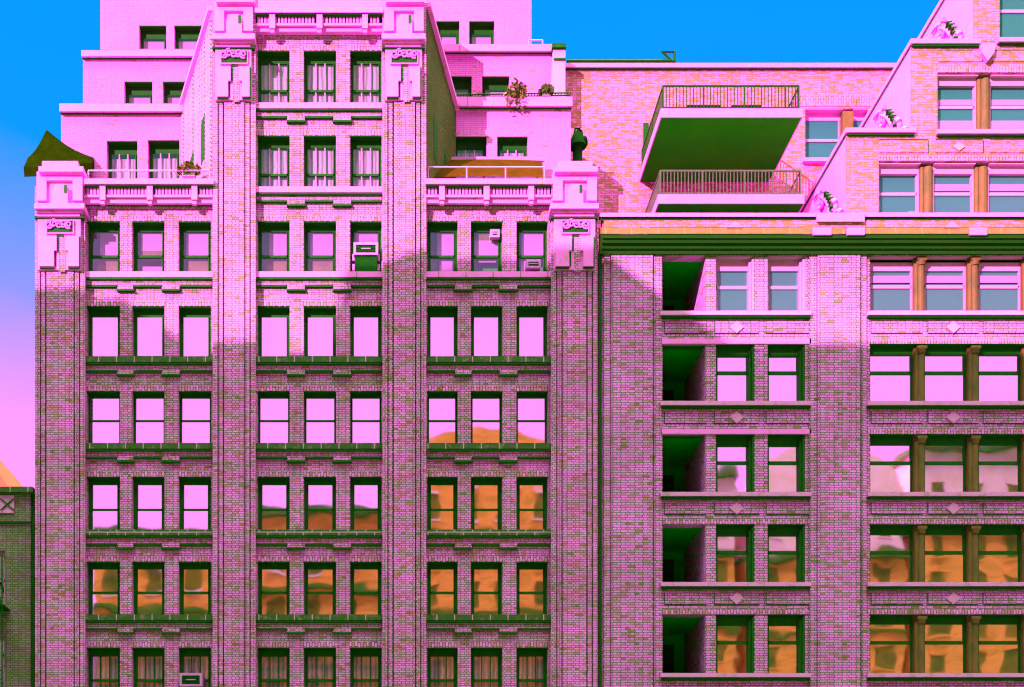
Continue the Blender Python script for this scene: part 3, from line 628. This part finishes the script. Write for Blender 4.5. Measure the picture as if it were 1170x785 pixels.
for wl, t, e in ((U1, 186, 246), (U2, 85, 148), (U3, -30, 43)):
    for op in wl:
        bl = 'dull'
        f = window(TR, op, DU, glass='dull', rail=.45, head=.34, side=.06, frame='lilac_tone', thin=.06, depth=.2)
        q = MB(); x0, x1 = X(op[0], DU) + .09, X(op[1], DU) - .09; h = op[3] - op[2]
        if op in (U2[0], U2[1]): q.wbox(x0, x1, DU + .28, DU + .30, Z(op[3] - 1, DU), Z(op[3] - 15, DU)); q.wbox(x0, x1, DU + .31, DU + .325, Z(op[2] + h * .47, DU), Z(op[2] + h * .37, DU))
        elif op in (U1[1], U1[2]): q.wbox(x0, x1, DU + .31, DU + .325, Z(op[2] + h * .45, DU), Z(op[2] + h * .32, DU))
        else: q.wbox(x1 - .3, x1, DU + .28, DU + .30, Z(op[3] - 1, DU), Z(op[3] - 9, DU))
        q.build('blind', M['blind'], f)
    g = MB(); g.box(wl[0][0] - 1, 1181, e - .5 if e < 200 else 243, (e if e < 200 else 243) + 4, DU - .2, DU + .3); go = g.build('sill', M['stone'], TR)
    g = MB(); g.box(wl[0][0], 1181, e + 4 if e < 200 else 247, e + 7 if e < 200 else 248, DU - .12, DU + .01); g.build('shade_strip', M['green'], go)  # drawn shadow line below this sill
    h_ = MB(); h_.box(wl[0][0] - 1, 1181, t - 9, t - 2.5, DU - .02, DU + .1); ho = h_.build('lintel', M['soldier'], TR)
for a, b, t, e in ((1052, 1068, 186, 246), (1115, 1131, 186, 246), (1118, 1133, 85, 148)):
    c = X((a + b) / 2, DU); q = MB(); z0, z1 = Z(e, DU), Z(t, DU)
    q.wbox(c - .29, c + .29, DU + .2, DU + .48, z0, z1)
    for dx, rr in ((-.17, .11), (.08, .2)): q.tube([(c + dx, DU + .2, z0), (c + dx, DU + .2, z1 - .12)], rr, 14)
    o = q.build('mullion_shaft', M['terra'], TR)
for a, b, y0, y1, dm in ((1005, 1060, 160, 174, 0), (1069, 1123, 160, 174, 1), (1131, 1180, 160, 174, 0), (1072, 1122, 58, 70, 0), (1134, 1180, 58, 70, 0)):
    pn = MB(); pn.box(a, b, y0, y1, DU - .035, DU + .02); po = pn.build('panel', M['brick_old'], TR)
    j = MB(); j.box(a, b, y0 - 1.3, y0, DU - .03, DU + .01); j.box(b, b + 1, y0, y1, DU - .03, DU + .01); j.build('panel_joint', M['green'], po)
    if dm: q = MB(); c = (a + b) / 2; q.pprism([(c - 7, 167), (c, 162), (c + 7, 167), (c, 172)], DU - .08, DU - .03); q.build('diamond', M['sill_b'], po)
q = MB(); q.pprism([(1121, 50), (1138, 50), (1136, 60), (1129, 69), (1122, 60)], DU - .22, DU); q.build('pointed_bracket', M['stone'], TR)

# ================================================================== rear brick wall with the two balconies
TB = thing('rear_building', 'set-back rusty brick building with two projecting slab balconies, between the left and right buildings', 'building', (X(830), 9, 0))
DR = DBK
m = MB(); m.sheet(645, 1030, 77, 420, DR, DR + 6, [(920, 992, 124, 181)], reveal=.5); m.build('wall', M['brick_old'], TB)
m = MB(); m.box(643, 1032, 72, 76.5, DR - .15, DR + 6); mo = m.build('coping', M['stone'], TB)
m = MB(); m.box(646, 1030, 76.5, 79, DR - .08, DR + .02); m.build('shade_strip', M['green'], mo)  # shadow line of the coping, drawn in dark green
fo = window(TB, (920, 963, 124, 181), DR, glass='dull', frame='lilac_tone', rail=.5, head=.36, side=.06, thin=.06)
window(TB, (975, 992, 124, 181), DR, glass='dull', frame='lilac_tone', rail=.5, head=.36, side=.06, thin=.06)
m = MB(); m.box(963, 975, 127, 181, DR - .02, DR + .46); m.build('mullion_shaft', M['terra'], TB)
m = MB(); m.box(918, 994, 180, 184, DR - .2, DR + .2); m.build('sill', M['stone'], TB)
m = MB(); m.box(910, 996, 108, 121, DR - .02, DR + .1); m.build('lintel', M['soldier'], TB)
m = MB(); m.box(648, 772, 67, 72, DR + .2, DR + .5); m.tube([(X(648, DR), DR + .2, Z(66, DR)), (X(772, DR), DR + .2, Z(66, DR))], .06, 6)
m.tube([(X(772, DR), DR + .2, Z(73, DR)), (X(772, DR), DR + .2, Z(56, DR)), (X(758, DR), DR + .2, Z(56, DR)), (X(770, DR), DR + .2, Z(67, DR))], .07, 6); m.build('roof_rail', M['green'], TB)
def balcony(px0, px1, y0, y1, yrail, d0, mat_r, name):
    x0, x1, zt, zb = X(px0, d0), X(px1, d0), Z(y0, d0), Z(y1, d0)
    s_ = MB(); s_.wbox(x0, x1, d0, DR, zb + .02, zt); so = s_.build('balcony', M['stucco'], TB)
    u = MB(); u.wbox(x0 + .05, x1 - .05, d0 + .05, DR, zb - .004, zb + .02); u.build('slab_shade_sheet', M['slab'], so)
    r = MB(); zr = Z(yrail, d0 + .1); n = 40; xa, xb = x0 + .12, x1 - .12; ya, yb = d0 + .12, DR - .02
    for yy, zz in ((ya, zr), (ya, zt + .10)): r.wbox(xa, xb, yy - .025, yy + .025, zz - .035, zz + .035)
    for k in range(n + 1):
        xx = xa + (xb - xa) * k / n; t = .034 if k % 12 == 0 else .019; r.wbox(xx - t, xx + t, ya - t, ya + t, zt, zr)
    for xx in (xa, xb):
        for zz in (zr, zt + .10): r.wbox(xx - .025, xx + .025, ya, yb, zz - .035, zz + .035)
        for k in range(27):
            yy = ya + (yb - ya) * k / 26; t = .028 if k % 13 == 0 else .014; r.wbox(xx - t, xx + t, yy - t, yy + t, zt, zr)
    r.build('railing', mat_r, so)
    return x0, x1, zt
D0 = (DC + DR) * .92 - DC
b1 = balcony(755, 917, 124, 134.5, 98, D0, M['rail'], '')
b2 = balcony(752, 919, 222, 233, 195, D0, M['raill'], '')
m = MB(); m.box(735, 741, 140, 190, DR - .04, DR + .02); m.build('balcony_door', M['green'], TB)
for i, (a, b) in enumerate(((787, 825), (839, 872))):
    t = thing('planter', ['long low planter box on the upper balcony, the left one of two', 'long low planter box on the upper balcony, the right one of two'][i], 'planter', (X((a + b) / 2, D0 + .5), D0 + .5, b1[2]), 'planters on the balcony')
    q = MB(); q.wbox(X(a, D0), X(b, D0), D0 + .3, D0 + .65, b1[2] + .004, b1[2] + .30); q.wbox(X(a, D0) - .03, X(b, D0) + .03, D0 + .27, D0 + .68, b1[2] + .30, b1[2] + .34); q.build('box', M['green'], t)

# ================================================================== low building at the far left, roof behind it
TLo = thing('low_building', 'low grey brick building with dark coping and iron fire escape at left edge', 'building', (X(10), 2, 0))
m = MB(); m.sheet(-60, 35, 562, 1010, .3, 8, [(-30, 6, 628, 690), (-30, 6, 725, 790)], reveal=.4); m.build('wall', M['brick_grey'], TLo)
m = MB(); m.box(-62, 37.5, 556, 562, .1, 8); m.build('coping', M['dark_stone'], TLo)
m = MB(); m.box(35, 39, 560, 1010, .4, 6); m.build('party_strip', M['green'], TLo)
m = MB(); m.box(-60, 16, 566, 586, .24, .32); po = m.build('panel', M['sill_b'], TLo)
q = MB()
for a in (-40, -16, 8):
    q.pprism([(a - 8, 570), (a - 7, 569), (a + 8, 582), (a + 7, 583)], .2, .25); q.pprism([(a + 8, 570), (a + 7, 569), (a - 8, 582), (a - 7, 583)], .195, .245)
q.build('cross_ornament', M['green'], po)
m = MB(); m.box(-60, 35, 595, 597, .22, .32); m.build('string_course', M['green'], TLo)
for op in ((-30, 6, 628, 690), (-30, 6, 725, 790)): window(TLo, op, .3, glass='mirror2', rail=.5, frame='lilac_tone')
f = MB(); y = -.75
for y0 in (695, 800): f.wbox(X(-60), X(9), y, .3, Z(y0) - .05, Z(y0) + .03)
for a, b, c, e in ((-60, 600, 9, 690),): pass
f.tube([(X(-12), y, Z(640)), (X(9), y, Z(698))], .05, 6); f.tube([(X(-16), y + .4, Z(648)), (X(7), y + .4, Z(706))], .05, 6)
f.tube([(X(-14), y, Z(735)), (X(10), y, Z(800))], .05, 6)
for pxx in (-30, -10, 9): f.tube([(X(pxx), y, Z(800)), (X(pxx), y, Z(640))], .03, 6)
for yy in (668, 678, 770, 780): f.tube([(X(-60), y, Z(yy)), (X(9), y, Z(yy))], .025, 6)
f.build('fire_escape', M['dgrille'], TLo)
TF = thing('gabled_house', 'house with a steep orange roof showing behind the low building at the left edge', 'house', (X(-30, 30), 34, 0))
m = MB(); d = 30; m.prism([(X(-110, d), 0), (X(8, d), 0), (X(8, d), Z(575, d)), (X(-110, d), Z(575, d))], d + .3, d + 10); m.build('wall', M['brick_grey'], TF)
m = MB(); m.prism([(X(-115, d), Z(575, d)), (X(11, d), Z(560, d)), (X(-30, d), Z(490, d)), (X(-80, d), Z(478, d))], d, d + 10.3); m.build('roof', M['roofred'], TF)

# ================================================================== loose things on terraces and in windows
def ac_unit(px0, px1, y0, y1, d, label, deep=.55, tail=0):
    x0, x1, z0, z1 = X(px0, d), X(px1, d), Z(y1, d), Z(y0, d)
    t = thing('air_conditioner', label, 'air conditioner', ((x0 + x1) / 2, d + .3, z0), 'window air conditioners')
    c = MB(); e = .10
    c.wbox(x0, x1, d + .03, d + deep, z0, z1)
    c.wbox(x0, x1, d - .01, d + .03, z1 - e, z1); c.wbox(x0, x1, d - .01, d + .03, z0, z0 + e * .8); c.wbox(x0, x0 + e, d - .01, d + .03, z0 + e * .8, z1 - e); c.wbox(x1 - e, x1, d - .01, d + .03, z0 + e * .8, z1 - e)
    c.build('casing', M['white'], t)
    g = MB(); g.face([(x0 + e, d + .026, z0 + e * .8), (x1 - e, d + .026, z0 + e * .8), (x1 - e, d + .026, z1 - e), (x0 + e, d + .026, z1 - e)])
    k = z0 + e
    while k < z1 - e - .03: g.wbox(x0 + e, x1 - e, d + .004, d + .02, k, k + .025); k += .06
    g.build('grille', M['dgrille'], t)
    b = MB(); zc = (z0 + z1) / 2; b.wbox((x0 + x1) / 2 - .2, (x0 + x1) / 2 + .2, d - .012, d + .004, zc - .02, zc + .02); b.build('badge', M['white'], t)
    if tail:
        q = MB(); q.wbox(x0 + .06, x1 - .06, d + .06, d + deep, Z(tail, d) + .001, z0 - .004); q.build('support_panel', M['dgrille'], t)
        q = MB()
        for xx in (x0 - .06, x1 - .03):
            for zz in (0, 1): q.wbox(xx, xx + .10, d + .2, d + .3, z0 - .55 + zz * .42, z0 - .28 + zz * .42)
        q.build('bracket', M['white'], t)
ac_unit(404, 432, 277, 291, .12, 'large window air conditioner on a dark support panel in an upper window', tail=309.5)
ac_unit(601, 618, 296.5, 306, .2, 'small pale air conditioner low in the right-hand window above the shadow line')
ac_unit(205, 231, 769, 784, .05, 'pale air conditioner in the lowest row of windows at the bottom of the photo')
ac_unit(560, 571, 262, 271, .45, 'tiny square vent unit high in the middle window under the terrace', deep=.2)
# big green patio umbrella behind the corner pier
tx, ty = X(64, 2.0), 2.0
T = thing('patio_umbrella', 'dark green pointed patio umbrella on the roof corner behind the leftmost pier', 'umbrella', (tx, ty, Z(224, .9)))
m = MB(); apex = Vector((X(53, 2), 2.0, Z(148, 2))); rim = []
for (px, py, dd) in ((27, 191, 1.2), (68, 189, .65), (105, 186, 1.2), (107, 180, 3.0), (66, 178, 3.6), (32, 180, 3.0)): rim.append(Vector((X(px, dd), dd, Z(py, dd))))
n = len(rim)
for k in range(n):
    a, b = rim[k], rim[(k + 1) % n]
    prev = [apex, apex]
    for s_ in range(1, 6):
        f = s_ / 5; sag = -.28 * math.sin(math.pi * f) * .6
        cur = [apex.lerp(a, f) + Vector((0, 0, sag)), apex.lerp(b, f) + Vector((0, 0, sag))]
        if s_ == 1: m.face([prev[0], cur[0], cur[1]])
        else: m.face([prev[0], cur[0], cur[1], prev[1]])
        prev = cur
    m.face([a, a + Vector((.03, 0, -.42)), b + Vector((.03, 0, -.42)), b])
m.build('canopy', M['umb'], T)
m = MB(); m.tube([(tx - .3, ty, Z(224, .9)), (apex.x, apex.y, apex.z - .05)], .04, 8); m.build('pole', M['green'], T)
m = MB()
for a in rim: m.tube([apex + Vector((0, 0, -.12)), apex.lerp(a, .5) + Vector((0, 0, -.27)), a + Vector((0, 0, -.12))], .02, 5)
m.build('rib', M['green'], T)
# ochre canvas cover on the right-hand terrace
T = thing('canvas_awning', 'ochre canvas awning sagging over the terrace behind the parapet, right of the central bay', 'awning', (X(555, 1.5), 1.5, Z(224, .9)))
m = MB(); nx, ny = 28, 6
def cpt(i, j):
    u, v = i / nx, j / ny; px = 491 + 129 * u; d = .9 + 1.6 * v
    sag = 1.6 * abs(math.sin(math.pi * u * 3.4)) * (1 - v)
    return (X(px, d), d, Z(201.5 - 18 * v ** .7 + sag - 1.5 * math.sin(math.pi * u), d))
for i in range(nx):
    for j in range(ny): m.face([cpt(i, j), cpt(i + 1, j), cpt(i + 1, j + 1), cpt(i, j + 1)])
m.build('canvas', M['canvas'], T, True)
m = MB(); m.box(496, 622, 179, 184, 2.52, 2.6); m.build('valance', M['blind'], T)
m = MB()
for px in (493, 556, 619): m.tube([(X(px, .9), 2.5, Z(224, .9)), (X(px, .9), 2.5, Z(184, 2.5))], .03, 6)
m.build('pole', M['rail'], T)
# plants
def plant(px, py, d, wdt, hgt, label, seed, hang=0, mats=('leaf', 'flower')):
    rn = random.Random(seed); base = Vector((X(px, d), d, Z(py, d)))
    t = thing('terrace_plant', label, 'plant', tuple(base), 'plants on the terraces')
    st = MB()
    q = MB(); q.wbox(base.x - wdt * .3, base.x + wdt * .3, d - .12, d + .15, base.z, base.z + .22); q.build('pot', M['dark_stone'], t)
    for mi, mn in enumerate(mats):
        lf = MB()
        for k in range(90):
            a = rn.uniform(-1, 1); p = base + Vector((a * wdt * .5, rn.uniform(-.2, .2) - (.18 if hang else 0), .2 + rn.random() ** 1.3 * hgt * (1 - .6 * abs(a)) - (rn.random() ** 2 * hang)))
            u = Vector((rn.uniform(-1, 1), rn.uniform(-1, 1), rn.uniform(-1, 1))).normalized(); v = u.cross(Vector((rn.random(), rn.random(), rn.random()))).normalized()
            l = rn.uniform(.08, .17); lf.face([p - u * l, p + v * l * .45, p + u * l, p - v * l * .45])
        lf.build('foliage', M[mn], t)
    for k in range(6):
        st.tube([base + Vector((rn.uniform(-.1, .1), 0, .15)), base + Vector((rn.uniform(-.5, .5) * wdt, rn.uniform(-.1, .1), hgt * rn.uniform(.5, .9)))], .012, 5)
    st.build('stem', M['leaf'], t)
plant(216, 203, .55, .9, .45, 'yellowish plant on the terrace rail left of the central bay', 1)
plant(589, 112.5, 2.95, .9, .5, 'trailing yellow-green plant hanging over the setback ledge', 2, hang=.8)
plant(624, 111, 3.2, .6, .35, 'small green plant at the right end of the setback ledge', 3, mats=('leaf', 'leaf'))
# vine rail along that ledge
r = MB(); d = 3.15
for yy in (107.5, 110.5): r.tube([(X(518, d), d, Z(yy + 1, d)), (X(650, d), d, Z(yy - 1.5, d))], .03, 5)
for k in range(40): xx = 518 + 132 * k / 39; r.tube([(X(xx, d), d, Z(112 - k * .05, d)), (X(xx + 2.5, d), d, Z(107.5 - k * .05, d))], .02, 4)
r.build('railing', M['rail'], TL)
# cowl vent beside the rear wall
T = thing('vent_cowl', 'dark round-headed vent cowl against the rusty brick wall beside the left building', 'vent', (X(661, 4), 4.6, Z(230, 4)))
m = MB(); d = 4.4; m.tube([(X(660, d), d, Z(235, d)), (X(660, d), d, Z(166, d))], .22, 12); m.build('pipe', M['dgrille'], T)
m = MB(); m.tube([(X(660, d), d, Z(168, d)), (X(660, d), d, Z(160, d)), (X(661, d), d, Z(153, d)), (X(663, d), d, Z(150, d))], .40, 12, .15); m.tube([(X(663, d), d, Z(163, d)), (X(670, d), d, Z(161, d))], .22, 10); m.tube([(X(655, d), d, Z(158, d)), (X(657, d), d, Z(147, d)), (X(663, d), d, Z(147, d))], .05, 6); m.build('cowl', M['dgrille'], T)

# ================================================================== the other side of the square, behind the camera: shades the front and shows in the panes
YO = -62.0
dxs = (0 - YO) * math.tan(R(SUN_AZ)); dzs = (0 - YO) / math.cos(R(SUN_AZ)) * math.tan(R(SUN_EL))
def sx(px): return X(px) - dxs
def sz(py): return Z(py) + dzs
T = thing('apartment_block', 'very tall apartment block across the square, behind the viewer, that shades the lower fronts', 'building', (sx(600), YO - 8, 0))
m = MB(); m.wbox(sx(-200), sx(700), YO - 14, YO, 0, sz(391)); m.wbox(sx(700), sx(1160), YO - 2.5, YO, 0, sz(391)); m.build('wall', M['brick_grey'], T)
m = MB(); m.wbox(sx(-200), sx(128), YO - 3, YO - .01, sz(391), sz(330)); m.build('stair_bulkhead', M['brick_grey'], T)
m = MB(); m.prism([(sx(352), sz(391)), (sx(372), sz(345)), (sx(386), sz(318)), (sx(390), sz(296)), (sx(440), sz(299)), (sx(486), sz(284)), (sx(560), sz(281)), (sx(600), sz(287)), (sx(690), sz(289)), (sx(690), sz(391))], YO - 6.0, YO - .01); m.build('penthouse', M['brick_grey'], T)
ops = [(-21, 38, 0), (-6, 40, 0), (9, 45.2, 1), (25, 43.5, 0), (41, 43, 1), (57, 46, 0)]
which = ['lowest orange house across the square, beside the tall apartment block', 'second house from the tall apartment block, plain straight cornice', 'tallest orange house across the square, under a round gable',
         'orange house between the two round-gabled ones', 'lower of the two houses with round gables across the square', 'orange house at the far end of the row, farthest from the apartment block']
for i, (x, h, arch) in enumerate(ops):
    T = thing('row_house', which[i], 'house', (x, YO - 8, 0), 'orange houses across the square')
    m = MB(); m.wbox(x - 7.4, x + 7.4, YO - 10, YO, 0, h - 7); m.build('wall', M['opp'], T)
    m = MB(); m.wbox(x - 7.4, x + 7.4, YO - 10, YO - .02, h - 7, h)
    if arch: m.prism([(x + 7.2 * math.cos(a), h + 3.4 * math.sin(a)) for a in [math.pi * k / 16 for k in range(17)]], YO - 3, YO - .05)
    m.build('attic_wall', M['oppp'] if i > 2 else M['opp'], T)
    m = MB(); m.wbox(x - 7.7, x + 7.7, YO - 10.2, YO + .7, h - 7.3, h - 6.7)
    if not arch: m.wbox(x - 7.7, x + 7.7, YO - 10.2, YO + .8, h, h + .7)
    z = h - 14.5
    while z > 4: m.wbox(x - 7.5, x + 7.5, YO - 1, YO + .3, z, z + .35); z -= 7.4
    m.build('cornice', M['oppd'], T)
    for r in range(6):
        zb = h - 5.2 - 3.7 * r - (1.2 if r else 0)
        for k in range(4):
            xc = x - 5.4 + 3.6 * k
            f = MB(); f.wbox(xc - .95, xc + .95, YO - .3, YO + .12, zb - .25, zb); f.wbox(xc - .95, xc + .95, YO - .3, YO + .16, zb + 2.3, zb + 2.6); fo = f.build('window', M['oppp'] if r == 0 else M['opp'], T)
            g = MB(); g.face([(xc - .8, YO + .03, zb), (xc + .8, YO + .03, zb), (xc + .8, YO + .03, zb + 2.3), (xc - .8, YO + .03, zb + 2.3)][::-1]); g.build('pane', M['oppw'], fo)
